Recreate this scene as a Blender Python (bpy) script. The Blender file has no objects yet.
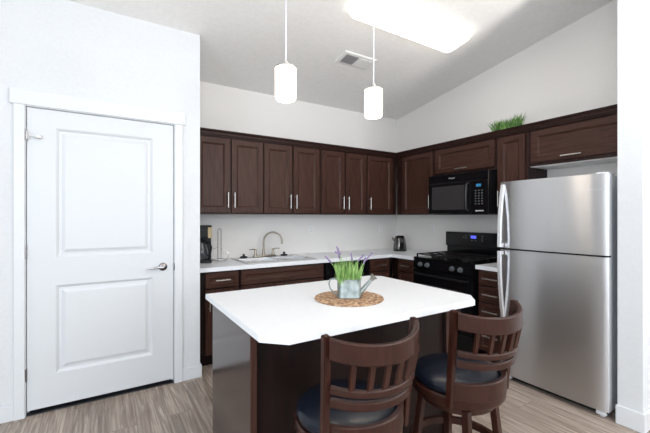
import bpy, bmesh, math, random
from mathutils import Matrix, Vector
random.seed(7)
C = bpy.context.scene.collection
R = math.radians
PI = math.pi
# ------------------------------------------------------------------ camera, world, light, exposure
cam_d = bpy.data.cameras.new('camera'); cam = bpy.data.objects.new('camera', cam_d); C.objects.link(cam)
cam.location = (0, 0, 1.37); cam.rotation_euler = (R(90), 0, R(-32))
cam_d.sensor_width = 36; cam_d.lens = 352/650*36; cam_d.shift_y = .5/650; cam_d.clip_start = .05
bpy.context.scene.camera = cam
vs = bpy.context.scene.view_settings
vs.view_transform = 'Standard'; vs.look = 'None'; vs.gamma = 1; vs.use_curve_mapping = False; vs.exposure = 0.0
world = bpy.data.worlds.new('daylight'); bpy.context.scene.world = world; world.use_nodes = True
bg = world.node_tree.nodes['Background']; bg.inputs[0].default_value = (.80, .90, 1, 1); bg.inputs[1].default_value = 1.4

def area(name, loc, rot, sx, sy, power, col):
    l = bpy.data.lights.new(name, 'AREA'); l.shape = 'RECTANGLE'; l.size = sx; l.size_y = sy
    l.energy = power; l.color = col
    o = bpy.data.objects.new(name, l); C.objects.link(o); o.location = loc; o.rotation_euler = rot
    return o
# daylight through the living-room windows behind the camera
area('window_daylight', (-.9, -3.42, 1.75), (R(90), 0, 0), 1.9, 1.7, 64, (.86, .93, 1))
area('window_daylight', (2.0, -3.42, 1.75), (R(90), 0, 0), 1.9, 1.7, 64, (.86, .93, 1))
area('window_daylight', (-2.52, -.6, 1.65), (R(90), 0, R(-90)), 2.0, 1.7, 74, (.86, .93, 1))
# two added upward fill lights brightening the ceiling, beside and behind the camera
def ceiling_fill(loc, power):
    l = bpy.data.lights.new('ceiling_fill_light', 'AREA'); l.shape = 'DISK'; l.size = .4; l.energy = power; l.color = (1, .95, .90)
    o = bpy.data.objects.new('ceiling_fill_light', l); C.objects.link(o); o.location = loc; o.rotation_euler = (R(180), 0, 0)
ceiling_fill((-1.5, -1.6, 1.5), 22)
ceiling_fill((2.7, -.9, 1.5), 125)

# ------------------------------------------------------------------ materials
MATS = {}
def mat(name, col, rough=.5, metal=0, spec=.5, emit=None, estr=0, trans=0, coat=0):
    m = bpy.data.materials.new(name); m.use_nodes = True
    b = m.node_tree.nodes['Principled BSDF']
    b.inputs['Base Color'].default_value = (*col, 1); b.inputs['Roughness'].default_value = rough
    b.inputs['Metallic'].default_value = metal; b.inputs['Specular IOR Level'].default_value = spec
    if emit: b.inputs['Emission Color'].default_value = (*emit, 1); b.inputs['Emission Strength'].default_value = estr
    if trans: b.inputs['Transmission Weight'].default_value = trans
    if coat: b.inputs['Coat Weight'].default_value = coat; b.inputs['Coat Roughness'].default_value = .15
    MATS[name] = m
    return m
def nodes(m): return m.node_tree.nodes, m.node_tree.links, m.node_tree.nodes['Principled BSDF']
def varied(m, c1, c2, scale=(1, 1, 1), nscale=5, detail=6, bump=0, rough=None, pos=(.3, .7), dist=0):
    """noise variation between two colours in object space"""
    N, L, b = nodes(m)
    tc = N.new('ShaderNodeTexCoord'); mp = N.new('ShaderNodeMapping'); mp.inputs['Scale'].default_value = scale
    nz = N.new('ShaderNodeTexNoise'); nz.inputs['Scale'].default_value = nscale; nz.inputs['Detail'].default_value = detail
    nz.inputs['Distortion'].default_value = dist
    rp = N.new('ShaderNodeValToRGB'); rp.color_ramp.elements[0].position = pos[0]; rp.color_ramp.elements[1].position = pos[1]
    rp.color_ramp.elements[0].color = (*c1, 1); rp.color_ramp.elements[1].color = (*c2, 1)
    L.new(tc.outputs['Object'], mp.inputs[0]); L.new(mp.outputs[0], nz.inputs['Vector']); L.new(nz.outputs['Fac'], rp.inputs[0])
    L.new(rp.outputs[0], b.inputs['Base Color'])
    if bump:
        bp = N.new('ShaderNodeBump'); bp.inputs['Strength'].default_value = bump; bp.inputs['Distance'].default_value = .002
        L.new(nz.outputs['Fac'], bp.inputs['Height']); L.new(bp.outputs[0], b.inputs['Normal'])
    return m
wall_m = varied(mat('wall_paint', (.80, .79, .775), .75), (.775, .755, .735), (.805, .785, .765), nscale=60, bump=.12)
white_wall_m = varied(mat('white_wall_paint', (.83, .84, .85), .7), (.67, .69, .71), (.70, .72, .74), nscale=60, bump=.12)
ceil_m = varied(mat('ceiling_paint', (.70, .69, .685), .9), (.86, .855, .845), (.91, .905, .895), nscale=28, bump=.35)
trim_m = mat('white_trim', (.71, .735, .76), .35)
door_m = mat('white_door', (.67, .695, .72), .38)
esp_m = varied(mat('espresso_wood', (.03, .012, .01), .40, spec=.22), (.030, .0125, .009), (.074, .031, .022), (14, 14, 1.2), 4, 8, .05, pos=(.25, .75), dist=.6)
esp_h = varied(mat('espresso_wood_horizontal', (.03, .012, .01), .40, spec=.22), (.030, .0125, .009), (.074, .031, .022), (1.2, 1.2, 14), 4, 8, .05, pos=(.25, .75), dist=.6)
esp_shaded = varied(mat('espresso_shaded', (.02, .008, .007), .42, spec=.2), (.006, .0026, .0022), (.013, .0053, .0043), (12, 12, 1.2), 4, 6)  # espresso with the shade under the island top darkened into its colour
frame_m = varied(mat('espresso_face_frame', (.02, .008, .007), .42, spec=.2), (.016, .007, .0055), (.034, .014, .011), (12, 12, 1.2), 4, 6)
panel_m = varied(mat('glossy_panel', (.05, .03, .026), .16, spec=.8), (.030, .018, .016), (.042, .025, .021), (10, 10, 1), 4, 6)
top_m = varied(mat('white_solid_surface', (.86, .87, .89), .28), (.79, .81, .84), (.83, .85, .88), nscale=90, detail=2)
cherry_m = varied(mat('cherry_wood', (.07, .022, .014), .29, spec=.30), (.018, .0054, .0036), (.044, .0135, .0082), (9, 9, 2), 5, 8, .04, pos=(.25, .75), dist=.5)
leather_m = varied(mat('navy_leather', (.008, .010, .018), .27, spec=.38), (.003, .005, .011), (.006, .009, .018), nscale=120, bump=.15)
steel_m = mat('stainless_steel', (.60, .60, .61), .27, 1)
N, L, b = nodes(steel_m)
b.inputs['Anisotropic'].default_value = .9; b.inputs['Anisotropic Rotation'].default_value = .25
tc = N.new('ShaderNodeTexCoord'); mp = N.new('ShaderNodeMapping'); mp.inputs['Scale'].default_value = (1, 1.2, 140)
nz = N.new('ShaderNodeTexNoise'); nz.inputs['Scale'].default_value = 6; nz.inputs['Detail'].default_value = 2
mr = N.new('ShaderNodeMapRange'); mr.inputs['To Min'].default_value = .29; mr.inputs['To Max'].default_value = .32
L.new(tc.outputs['Object'], mp.inputs[0]); L.new(mp.outputs[0], nz.inputs['Vector']); L.new(nz.outputs['Fac'], mr.inputs[0]); L.new(mr.outputs[0], b.inputs['Roughness'])
sink_m = mat('sink_steel', (.45, .45, .45), .25, 1)
nickel_m = mat('brushed_nickel', (.50, .485, .47), .32, 1)
faucet_m = mat('satin_nickel', (.30, .265, .225), .28, 1)
chrome_m = mat('chrome', (.50, .50, .52), .14, 1)
bronze_m = mat('dark_lever', (.30, .28, .28), .25, 1)
hand_m = mat('fridge_handle', (.80, .81, .83), .25, .7)
side_m = mat('fridge_side', (.66, .68, .71), .45, 0)
black_m = mat('black_enamel', (.004, .004, .005), .13, spec=.28)
blackp_m = mat('black_plastic', (.007, .007, .008), .4, spec=.25)
gap_m = mat('dark_gap', (.006, .006, .006), .8)
grate_m = mat('cast_iron', (.010, .009, .009), .5, spec=.25)
window_m = mat('oven_glass', (.035, .033, .035), .22)
knob_m = mat('knob_grey', (.10, .11, .12), .3)
logo_m = mat('logo_silver', (.55, .55, .55), .4)
bluelcd_m = mat('blue_display', (.01, .02, .05), .2, emit=(.05, .40, .80), estr=.45)
violet_m = mat('violet_display', (.01, .01, .05), .2, emit=(.10, .12, .95), estr=1.3)
btn_m = mat('button_grey', (.09, .10, .11), .5)
white_m = mat('white_plastic', (.82, .82, .81), .4)
grey_m = mat('grey_slats', (.30, .30, .31), .5)
shade_m = mat('frosted_shade', (.9, .88, .84), .4, emit=(1, .84, .68), estr=8)
lens_m = mat('lit_diffuser', (.9, .88, .84), .4, emit=(1, .94, .85), estr=4.6)
rod_m = mat('pale_rod', (.62, .62, .66), .3, .6)
galv_m = varied(mat('galvanised_metal', (.30, .33, .33), .42, .75), (.17, .20, .195), (.36, .40, .39), nscale=28, detail=8, bump=.1)
galvd_m = varied(mat('rusty_rose', (.2, .18, .16), .6, .4), (.14, .12, .10), (.34, .32, .30), nscale=60)
green_m = varied(mat('grass_green', (.12, .30, .04), .55), (.10, .26, .04), (.46, .66, .24), nscale=35)
dgreen_m = varied(mat('deep_grass_green', (.06, .20, .03), .6), (.03, .12, .02), (.22, .42, .10), nscale=30)
lav_m = varied(mat('lavender_bloom', (.25, .16, .32), .7), (.15, .10, .22), (.30, .24, .38), nscale=80)
tan_m = mat('beige_plastic', (.47, .36, .20), .4)
glass_m = mat('smoked_glass', (.06, .06, .07), .05, trans=.3)
caff_m = mat('kettle_steel', (.17, .165, .16), .25, 1)
pot_m = mat('small_planter', (.20, .16, .12), .7)
dark_m = mat('dark_rubber_and_shade', (.02, .021, .026), .5)
# woven placemat
mat_m = mat('woven_seagrass', (.5, .3, .16), .8)
N, L, b = nodes(mat_m)
tc = N.new('ShaderNodeTexCoord'); vo = N.new('ShaderNodeTexVoronoi'); vo.inputs['Scale'].default_value = 75
rp = N.new('ShaderNodeValToRGB'); e = rp.color_ramp.elements; e[0].position = .0; e[0].color = (.09, .04, .018, 1); e[1].position = 1; e[1].color = (.60, .42, .28, 1)
x = rp.color_ramp.elements.new(.5); x.color = (.34, .20, .11, 1)
nz = N.new('ShaderNodeTexNoise'); nz.inputs['Scale'].default_value = 55; nz.inputs['Detail'].default_value = 5
mx = N.new('ShaderNodeMath'); mx.operation = 'MULTIPLY_ADD'; mx.inputs[1].default_value = 3.0; mx.inputs[2].default_value = -.95
L.new(tc.outputs['Object'], vo.inputs['Vector']); L.new(tc.outputs['Object'], nz.inputs['Vector'])
L.new(nz.outputs['Fac'], mx.inputs[0]); L.new(mx.outputs[0], rp.inputs[0]); L.new(rp.outputs[0], b.inputs['Base Color'])
bp = N.new('ShaderNodeBump'); bp.inputs['Strength'].default_value = .8; bp.inputs['Distance'].default_value = .003
L.new(vo.outputs['Distance'], bp.inputs['Height']); L.new(bp.outputs[0], b.inputs['Normal'])
# plank floor: boards run along Y
floor_m = mat('plank_floor', (.3, .25, .21), .42)
N, L, b = nodes(floor_m)
tc = N.new('ShaderNodeTexCoord'); mp = N.new('ShaderNodeMapping'); mp.inputs['Rotation'].default_value = (0, 0, R(90))
br = N.new('ShaderNodeTexBrick'); br.offset = .37; br.inputs['Scale'].default_value = 1
br.inputs['Brick Width'].default_value = 1.22; br.inputs['Row Height'].default_value = .18; br.inputs['Mortar Size'].default_value = .0015
br.inputs['Color1'].default_value = (0, 0, 0, 1); br.inputs['Color2'].default_value = (1, 1, 1, 1); br.inputs['Mortar'].default_value = (.5, .5, .5, 1)
L.new(tc.outputs['Object'], mp.inputs[0]); L.new(mp.outputs[0], br.inputs['Vector'])
mp2 = N.new('ShaderNodeMapping'); mp2.inputs['Scale'].default_value = (20, .9, 1)
addv = N.new('ShaderNodeVectorMath'); addv.operation = 'MULTIPLY_ADD'; addv.inputs[1].default_value = (3.1, 7.7, 0)
L.new(br.outputs['Color'], addv.inputs[0]); L.new(tc.outputs['Object'], addv.inputs[2]); L.new(addv.outputs[0], mp2.inputs[0])
nz = N.new('ShaderNodeTexNoise'); nz.inputs['Scale'].default_value = 2.2; nz.inputs['Detail'].default_value = 9; nz.inputs['Roughness'].default_value = .68; nz.inputs['Distortion'].default_value = .9
L.new(mp2.outputs[0], nz.inputs['Vector'])
rp = N.new('ShaderNodeValToRGB'); e = rp.color_ramp.elements; e[0].position = .28; e[0].color = (.115, .083, .066, 1); e[1].position = .72; e[1].color = (.56, .48, .42, 1)
x = rp.color_ramp.elements.new(.5); x.color = (.295, .238, .198, 1)
L.new(nz.outputs['Fac'], rp.inputs[0])
hs = N.new('ShaderNodeHueSaturation'); mr = N.new('ShaderNodeMapRange'); mr.inputs['To Min'].default_value = .92; mr.inputs['To Max'].default_value = 1.10
L.new(br.outputs['Color'], mr.inputs[0]); L.new(mr.outputs[0], hs.inputs['Value']); L.new(rp.outputs[0], hs.inputs['Color'])
mo = N.new('ShaderNodeMix'); mo.data_type = 'RGBA'; mo.inputs[7].default_value = (.15, .115, .095, 1)
L.new(br.outputs['Fac'], mo.inputs[0]); L.new(hs.outputs[0], mo.inputs[6]); L.new(mo.outputs[2], b.inputs['Base Color'])

# ------------------------------------------------------------------ helpers (everything is modelled in world metres)
def wmat(o):
    m = o.matrix_basis.copy()
    return wmat(o.parent) @ m if o.parent else m
def box(bm, x0, x1, y0, y1, z0, z1, bev=0, seg=2):
    if x0 > x1: x0, x1 = x1, x0
    if y0 > y1: y0, y1 = y1, y0
    if z0 > z1: z0, z1 = z1, z0
    t = bmesh.new(); bmesh.ops.create_cube(t, size=1)
    for v in t.verts: v.co = Vector((x0+(v.co.x+.5)*(x1-x0), y0+(v.co.y+.5)*(y1-y0), z0+(v.co.z+.5)*(z1-z0)))
    if bev: bmesh.ops.bevel(t, geom=t.edges[:], offset=bev, segments=seg, affect='EDGES', profile=.5)
    merge(bm, t)
def merge(bm, t, M=None):
    if M is not None: bmesh.ops.transform(t, matrix=M, verts=t.verts)
    me = bpy.data.meshes.new('tmp'); t.to_mesh(me); t.free(); bm.from_mesh(me); bpy.data.meshes.remove(me)
def B(*a, **k):
    bm = bmesh.new(); box(bm, *a, **k); return bm
def tube(bm, pts, r, seg=10, closed=False, caps=True, flat=None):
    """sweep a round (or flat = (half-width, half-height) rectangular) section along pts; r number or list"""
    pts = [Vector(p) for p in pts]; n = len(pts); rings = []
    up0 = Vector((0, 0, 1))
    prev = None
    for i, p in enumerate(pts):
        a = pts[(i-1) % n] if (closed or i > 0) else p
        c = pts[(i+1) % n] if (closed or i < n-1) else p
        t = (c-a).normalized()
        if prev is None:
            up = up0 if abs(t.z) < .95 else Vector((0, 1, 0))
            s = t.cross(up).normalized()
        else:
            s = (prev - t*prev.dot(t))
            s = s.normalized() if s.length > 1e-6 else t.cross(up0).normalized()
        prev = s; u = s.cross(t).normalized()
        rr = r[i] if isinstance(r, (list, tuple)) else r
        if flat: ring = [bm.verts.new(p + s*flat[0]*sx + u*flat[1]*sy) for sx, sy in ((-1, -1), (1, -1), (1, 1), (-1, 1))]
        else: ring = [bm.verts.new(p + (s*math.cos(2*PI*k/seg) + u*math.sin(2*PI*k/seg))*rr) for k in range(seg)]
        rings.append(ring)
    m = len(rings[0])
    for i in range(n if closed else n-1):
        A, Bq = rings[i], rings[(i+1) % n]
        for k in range(m): bm.faces.new((A[k], A[(k+1) % m], Bq[(k+1) % m], Bq[k]))
    if caps and not closed:
        bm.faces.new(rings[0][::-1]); bm.faces.new(rings[-1])
def lathe(bm, prof, c=(0, 0, 0), seg=32, sx=1, sy=1, M=None):
    """prof list of (r, z) from bottom to top; closed at the ends when r == 0, else capped"""
    t = bmesh.new(); rings = []
    for r, z in prof:
        if r < 1e-6: rings.append([t.verts.new((0, 0, z))])
        else: rings.append([t.verts.new((r*sx*math.cos(2*PI*k/seg), r*sy*math.sin(2*PI*k/seg), z)) for k in range(seg)])
    for A, Bq in zip(rings, rings[1:]):
        for k in range(seg):
            if len(A) == 1: t.faces.new((A[0], Bq[(k+1) % seg], Bq[k]))
            elif len(Bq) == 1: t.faces.new((A[k], A[(k+1) % seg], Bq[0]))
            else: t.faces.new((A[k], A[(k+1) % seg], Bq[(k+1) % seg], Bq[k]))
    if len(rings[0]) > 1: t.faces.new(rings[0][::-1])
    if len(rings[-1]) > 1: t.faces.new(rings[-1])
    T = Matrix.Translation(Vector(c))
    merge(bm, t, T @ M if M is not None else T)
def rings_panel(bm, u0, u1, v0, v1, rings, F, cap_back=True):
    """nested rectangles (inset, w) joined into a surface; F maps (u, v, w) to the world"""
    rs = []
    for ins, w in rings:
        rs.append([bm.verts.new(F(*p)) for p in ((u0+ins, v0+ins, w), (u1-ins, v0+ins, w), (u1-ins, v1-ins, w), (u0+ins, v1-ins, w))])
    for A, Bq in zip(rs, rs[1:]):
        for k in range(4): bm.faces.new((A[k], A[(k+1) % 4], Bq[(k+1) % 4], Bq[k]))
    bm.faces.new(rs[-1])
    if cap_back: bm.faces.new(rs[0][::-1])
def cells(bm, xs, ys, solid, z0, z1, bev=0):
    """slab made of grid cells; solid(i, j) tells which are filled"""
    t = bmesh.new(); vt = {}
    def v(i, j, z):
        k = (i, j, z)
        if k not in vt: vt[k] = t.verts.new((xs[i], ys[j], z))
        return vt[k]
    nx, ny = len(xs)-1, len(ys)-1
    S = lambda i, j: 0 <= i < nx and 0 <= j < ny and solid(i, j)
    for i in range(nx):
        for j in range(ny):
            if not S(i, j): continue
            t.faces.new((v(i, j, z1), v(i+1, j, z1), v(i+1, j+1, z1), v(i, j+1, z1)))
            t.faces.new((v(i, j, z0), v(i, j+1, z0), v(i+1, j+1, z0), v(i+1, j, z0)))
            for (di, dj, a, b_) in ((0, -1, (i, j), (i+1, j)), (1, 0, (i+1, j), (i+1, j+1)), (0, 1, (i+1, j+1), (i, j+1)), (-1, 0, (i, j+1), (i, j))):
                if not S(i+di, j+dj): t.faces.new((v(*a, z0), v(*b_, z0), v(*b_, z1), v(*a, z1)))
    if bev:
        bmesh.ops.recalc_face_normals(t, faces=t.faces)
        ed = [e for e in t.edges if len(e.link_faces) == 2 and e.link_faces[0].normal.dot(e.link_faces[1].normal) < .5]
        bmesh.ops.bevel(t, geom=ed, offset=bev, segments=2, affect='EDGES')
    merge(bm, t)
def obj(name, bm, m, parent=None, smooth=False, label=None):
    bmesh.ops.recalc_face_normals(bm, faces=bm.faces)
    if parent is not None: bmesh.ops.transform(bm, matrix=wmat(parent).inverted(), verts=bm.verts)
    lo = Vector([min(v.co[i] for v in bm.verts) for i in range(3)]); hi = Vector([max(v.co[i] for v in bm.verts) for i in range(3)])
    c = (lo+hi)/2
    bmesh.ops.translate(bm, vec=-c, verts=bm.verts)
    me = bpy.data.meshes.new(name); bm.to_mesh(me); bm.free()
    for mm in (m if isinstance(m, (list, tuple)) else [m]): me.materials.append(mm)
    if smooth:
        me.polygons.foreach_set('use_smooth', [True]*len(me.polygons))
        try: me.set_sharp_from_angle(angle=R(38))
        except Exception: pass
    o = bpy.data.objects.new(name, me); C.objects.link(o); o.location = c
    if parent is not None: o.parent = parent
    if label: o['label'] = label
    return o
def tag(o, label, cat, group=None):
    o['label'] = label; o['category'] = cat
    if group: o['group'] = group
    return o
def thing(name, label, cat, loc, rz=0, group=None):
    o = bpy.data.objects.new(name, None); C.objects.link(o); o.empty_display_size = .1
    o.location = loc; o.rotation_euler = (0, 0, rz)
    return tag(o, label, cat, group)
def struct(name, bm, m, parent=None):
    o = obj(name, bm, m, parent)
    if parent is None: o['kind'] = 'structure'
    return o
def copy_tree(o, parent=None):
    c = o.copy(); C.objects.link(c)
    if parent: c.parent = parent
    for ch in list(o.children): copy_tree(ch, c)
    return c
def text_bm(body, size, F, depth=.0006):
    cu = bpy.data.curves.new('lettering', 'FONT'); cu.body = body; cu.size = size; cu.extrude = depth; cu.align_x = 'CENTER'; cu.align_y = 'CENTER'
    o = bpy.data.objects.new('lettering', cu); C.objects.link(o)
    dg = bpy.context.evaluated_depsgraph_get(); me = bpy.data.meshes.new_from_object(o.evaluated_get(dg))
    bm = bmesh.new(); bm.from_mesh(me)
    for v in bm.verts: v.co = F(v.co.x, v.co.y, v.co.z)
    bpy.data.objects.remove(o); bpy.data.curves.remove(cu); bpy.data.meshes.remove(me)
    return bm

# ------------------------------------------------------------------ room shell
XR, YB, YD, XL, YF = 3.68, 3.87, 3.127, -2.6, -3.5
def cz(y): return 2.812 + .155*(3.87-y)
def prism_x(x0, x1, y0, y1, z0=0, up=.02):
    """a wall between x0..x1, y0..y1 whose top follows the sloping ceiling"""
    bm = bmesh.new(); vs_ = []
    for x in (x0, x1):
        vs_.append([bm.verts.new(p) for p in ((x, y0, z0), (x, y1, z0), (x, y1, cz(y1)+up), (x, y0, cz(y0)+up))])
    a, b_ = vs_
    bm.faces.new(a); bm.faces.new(b_[::-1])
    for k in range(4): bm.faces.new((a[k], a[(k+1) % 4], b_[(k+1) % 4], b_[k]))
    return bm
struct('floor', B(XL-.1, XR+.1, YF-.1, YB+.1, -.1, 0), floor_m)
bm = bmesh.new()
pr = [[bm.verts.new((x, y, cz(y)+dz)) for (y, dz) in ((YF-.1, 0), (YB+.1, 0), (YB+.1, .12), (YF-.1, .12))] for x in (XL-.1, XR+.1)]
bm.faces.new(pr[0]); bm.faces.new(pr[1][::-1])
for k in range(4): bm.faces.new((pr[0][k], pr[0][(k+1) % 4], pr[1][(k+1) % 4], pr[1][k]))
struct('ceiling', bm, ceil_m)
struct('wall_back', prism_x(XL-.1, XR+.1, YB, YB+.1), wall_m)
struct('wall_right', prism_x(XR, XR+.1, YF-.1, YB), wall_m)
# left wall with a window opening, front wall with two
def wall_open(name, along, c0, c1, a0, a1, holes, m, zt):
    bm = bmesh.new()
    def bx(p0, p1, z0, z1):
        if along == 'x': box(bm, p0, p1, c0, c1, z0, z1)
        else: box(bm, c0, c1, p0, p1, z0, z1)
    p = a0
    for h0, h1, z0, z1 in holes:
        bx(p, h0, 0, zt); bx(h0, h1, 0, z0); bx(h0, h1, z1, zt); p = h1
    bx(p, a1, 0, zt)
    struct(name, bm, m)
wall_open('wall_front', 'x', YF-.1, YF, XL, XR, [(-1.9, .1, .85, 2.65), (1.0, 3.0, .85, 2.65)], white_wall_m, 4.0)
wall_open('wall_left', 'y', XL-.1, XL, YF, YB, [(-1.65, .45, .75, 2.55)], white_wall_m, 3.98)
def window(name, axis, c, a0, a1, z0, z1):
    bm = bmesh.new(); w = .06
    def bx(p0, p1, q0, q1, t=.03):
        if axis == 'x': box(bm, p0, p1, c-t, c+t, q0, q1)
        else: box(bm, c-t, c+t, p0, p1, q0, q1)
    bx(a0, a1, z0, z0+w); bx(a0, a1, z1-w, z1); bx(a0, a0+w, z0, z1); bx(a1-w, a1, z0, z1); bx((a0+a1)/2-.025, (a0+a1)/2+.025, z0, z1)
    struct(name, bm, trim_m)
window('window_1', 'x', YF-.05, -1.9, .1, .85, 2.65)
window('window_2', 'x', YF-.05, 1.0, 3.0, .85, 2.65)
window('window_3', 'y', XL-.05, -1.65, .45, .75, 2.55)
# closet wall with the door
DX0, DX1, DZ = -.460, .484, 2.130
bm = prism_x(XL, DX0-.012, YD, YD+.11)
merge(bm, prism_x(DX1+.012, .69, YD, YD+.11)); merge(bm, prism_x(DX0-.012, DX1+.012, YD, YD+.11, DZ+.012))
merge(bm, prism_x(.59, .69, YD+.11, YB))
struct('wall_closet', bm, white_wall_m)
# stub wall beside the refrigerator
SX, SY0, SY1 = 2.895, .826, .956
struct('wall_stub', prism_x(SX, XR, SY0, SY1), white_wall_m)
# trim around the door and baseboards
bm = bmesh.new(); box(bm, -.522, DX0-.004, YD-.018, YD, 0, 2.135, .003); struct('trim_1', bm, trim_m)
bm = bmesh.new(); box(bm, DX1+.004, .548, YD-.018, YD, 0, 2.135, .003); struct('trim_2', bm, trim_m)
bm = bmesh.new(); box(bm, -.545, .571, YD-.020, YD, 2.135, 2.240, .006); struct('trim_3', bm, trim_m)
bm = bmesh.new()
box(bm, DX0-.012, DX0, YD-.004, YD+.11, 0, DZ+.012); box(bm, DX1, DX1+.012, YD-.004, YD+.11, 0, DZ+.012); box(bm, DX0, DX1, YD-.004, YD+.11, DZ, DZ+.012)
box(bm, DX0, DX0+.012, YD+.052, YD+.075, 0, DZ); box(bm, DX1-.012, DX1, YD+.052, YD+.075, 0, DZ); box(bm, DX0, DX1, YD+.052, YD+.075, DZ-.012, DZ)
struct('trim_4', bm, trim_m)
bm = bmesh.new(); box(bm, DX0, DX1, YD+.002, YD+.11, 0, .007, .002); struct('door_gap_shade', bm, dark_m)  # dark strip added to blacken the shadow line under the door
bm = bmesh.new(); box(bm, XL, -.522, YD-.014, YD, 0, .105, .004); struct('baseboard_left', bm, trim_m)
bm = bmesh.new(); cells(bm, [.548, .69, .704], [YD-.014, YD, 3.24], lambda i, j: i == 1 or j == 0, 0, .105, .004); struct('baseboard_back', bm, trim_m)
bm = bmesh.new(); cells(bm, [SX-.018, SX, XR], [SY0-.016, SY0, SY1+.006], lambda i, j: i == 0 or j == 0, 0, .125, .004); struct('baseboard_right', bm, trim_m)
bm = bmesh.new(); box(bm, XR-.014, XR, YF, SY0-.016, 0, .105, .004); struct('baseboard_side', bm, trim_m)

# two-panel closet door
d = thing('door_1', 'tall white two-panel door with a lever handle', 'door', ((DX0+DX1)/2, YD+.02, 0))
d['kind'] = 'structure'
F = lambda u, v, w: Vector((u, YD+.048-w, v))
bm = bmesh.new()
x0, x1, z0, z1 = DX0+.004, DX1-.004, .034, DZ-.004
px0, px1 = -.297, .327; pa = (.262, .885); pb = (1.082, 2.003)
for a in ((x0, px0, z0, z1), (px1, x1, z0, z1), (px0, px1, z0, pa[0]), (px0, px1, pa[1], pb[0]), (px0, px1, pb[1], z1)):
    box(bm, a[0], a[1], YD+.008, YD+.048, a[2], a[3])
for (q0, q1) in (pa, pb):
    rings_panel(bm, px0, px1, q0, q1, [(0, .040), (.010, .034), (.018, .026), (.034, .027), (.052, .036), (.058, .0375)], F, cap_back=False)
slab = obj('door_slab', bm, door_m, d)
for zz in (1.935, 1.13, .285):
    h = bmesh.new(); lathe(h, [(.0, -.045), (.006, -.043), (.006, .043), (0, .045)], (DX0+.001, YD+.001, zz), 10); box(h, DX0-.014, DX0, YD-.007, YD-.003, zz-.042, zz+.042)
    obj('hinge', h, bronze_m, d, True)
h = bmesh.new(); box(h, DX0, DX0+.075, YD-.006, YD+.004, 1.925, 1.932); box(h, DX0+.004, DX0+.012, YD-.02, YD+.006, 1.90, 1.955, .002); box(h, DX0+.05, DX0+.085, YD-.012, YD+.006, 1.915, 1.938, .003)
obj('hinge_stop', h, nickel_m, d)
h = bmesh.new(); My = Matrix.Rotation(R(90), 4, 'X')
lathe(h, [(0, 0), (.033, 0), (.033, .006), (.028, .012), (.012, .016), (.012, .045), (0, .048)], (.400, YD+.009, .965), 24, M=My)
hd = obj('handle', h, bronze_m, d, True)
h = bmesh.new(); tube(h, [(.400, YD-.032, .965), (.37, YD-.036, .966), (.33, YD-.037, .960), (.275, YD-.034, .957)], [.010, .009, .008, .006], 10)
obj('lever', h, chrome_m, hd, True)
h = bmesh.new(); box(h, DX1-.003, DX1+.0115, YD-.0045, YD+.02, .93, .99); obj('strike_plate', h, bronze_m, d)

# ------------------------------------------------------------------ cabinets
UB, UT = 1.40, 2.172        # upper carcass bottom / top
UFX, UFY = 3.32, 3.51       # front planes of the upper doors
BFX, BFY = 3.01, 3.25       # front planes of the base doors
def FB(y):  return lambda u, v, w: Vector((u, y-w, v))            # faces -Y
def FR(x):  return lambda u, v, w: Vector((x-w, u, v))            # faces -X
def shaker(u0, u1, v0, v1, F, rail=.052):
    bm = bmesh.new()
    rings_panel(bm, u0, u1, v0, v1, [(0, -.020), (0, -.002), (.002, 0), (rail, 0), (rail+.002, -.004), (rail+.006, -.005), (rail+.016, -.013)], F)
    return bm
def pull(F, u, v, length, vertical=True):
    bm = bmesh.new(); hl = length/2
    if vertical:
        tube(bm, [F(u, v-hl, .030), F(u, v+hl, .030)], .0058, 10)
        for s in (-1, 1): tube(bm, [F(u, v+s*(hl-.022), -.001), F(u, v+s*(hl-.022), .030)], .0045, 8)
    else:
        tube(bm, [F(u-hl, v, .030), F(u+hl, v, .030)], .0058, 10)
        for s in (-1, 1): tube(bm, [F(u+s*(hl-.022), v, -.001), F(u+s*(hl-.022), v, .030)], .0045, 8)
    return bm
# carcass for upper cabinets along the back wall / right wall
def up_back(label, x0, x1, doors, xb=None):
    t = thing('wall_cabinet', label, 'cabinet', ((x0+x1)/2, UFY+.18, UB), group=None)
    bm = bmesh.new(); box(bm, x0+.0005, x1-.0005, UFY+.020, YB-.001, UB, UT, .0015); obj('cabinet_body', bm, frame_m, t)
    F = FB(UFY)
    for (u0, u1, hu) in doors:
        dd = obj('door', shaker(u0, u1, UB+.014, UT-.018, F), esp_m, t)
        obj('handle', pull(F, hu, UB+.14, .155), nickel_m, dd, True)
up_back('first pair of wall cabinet doors beside the white closet wall, above the coffee maker', .692, 1.427, [(.735, 1.068, 1.043), (1.084, 1.420, 1.109)])
up_back('two-door dark wall cabinet directly above the kitchen sink', 1.427, 2.132, [(1.434, 1.761, 1.736), (1.782, 2.116, 1.808)])
up_back('narrower two-door dark wall cabinet between the sink cabinet and the corner', 2.132, 2.820, [(2.150, 2.472, 2.448), (2.500, 2.806, 2.524)])
up_back('single-door dark wall cabinet at the right end of the back wall', 2.820, 3.3395, [(2.839, 3.262, 2.866)])
def up_right(label, y0, y1, z0, door, hpos=None, hori=False, z1=UT):
    t = thing('wall_cabinet', label, 'cabinet', (UFX+.18, (y0+y1)/2, z0))
    bm = bmesh.new(); box(bm, UFX+.020, XR-.001, y0+.0005, y1-.0005, z0, z1, .0015); obj('cabinet_body', bm, frame_m, t)
    F = FR(UFX)
    dd = obj('door', shaker(door[0], door[1], z0+(.014 if z0 < 1.5 else .03), z1-.018, F), esp_h if hori else esp_m, t)
    if hpos: obj('handle', pull(F, hpos, z0+(.055 if hori else .15), .155, not hori), nickel_m, dd, True)
    return t
up_right('dark wall cabinet in the corner, left of the microwave', 2.872, UFY-.002, UB, (2.896, 3.395), 2.922)
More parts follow.
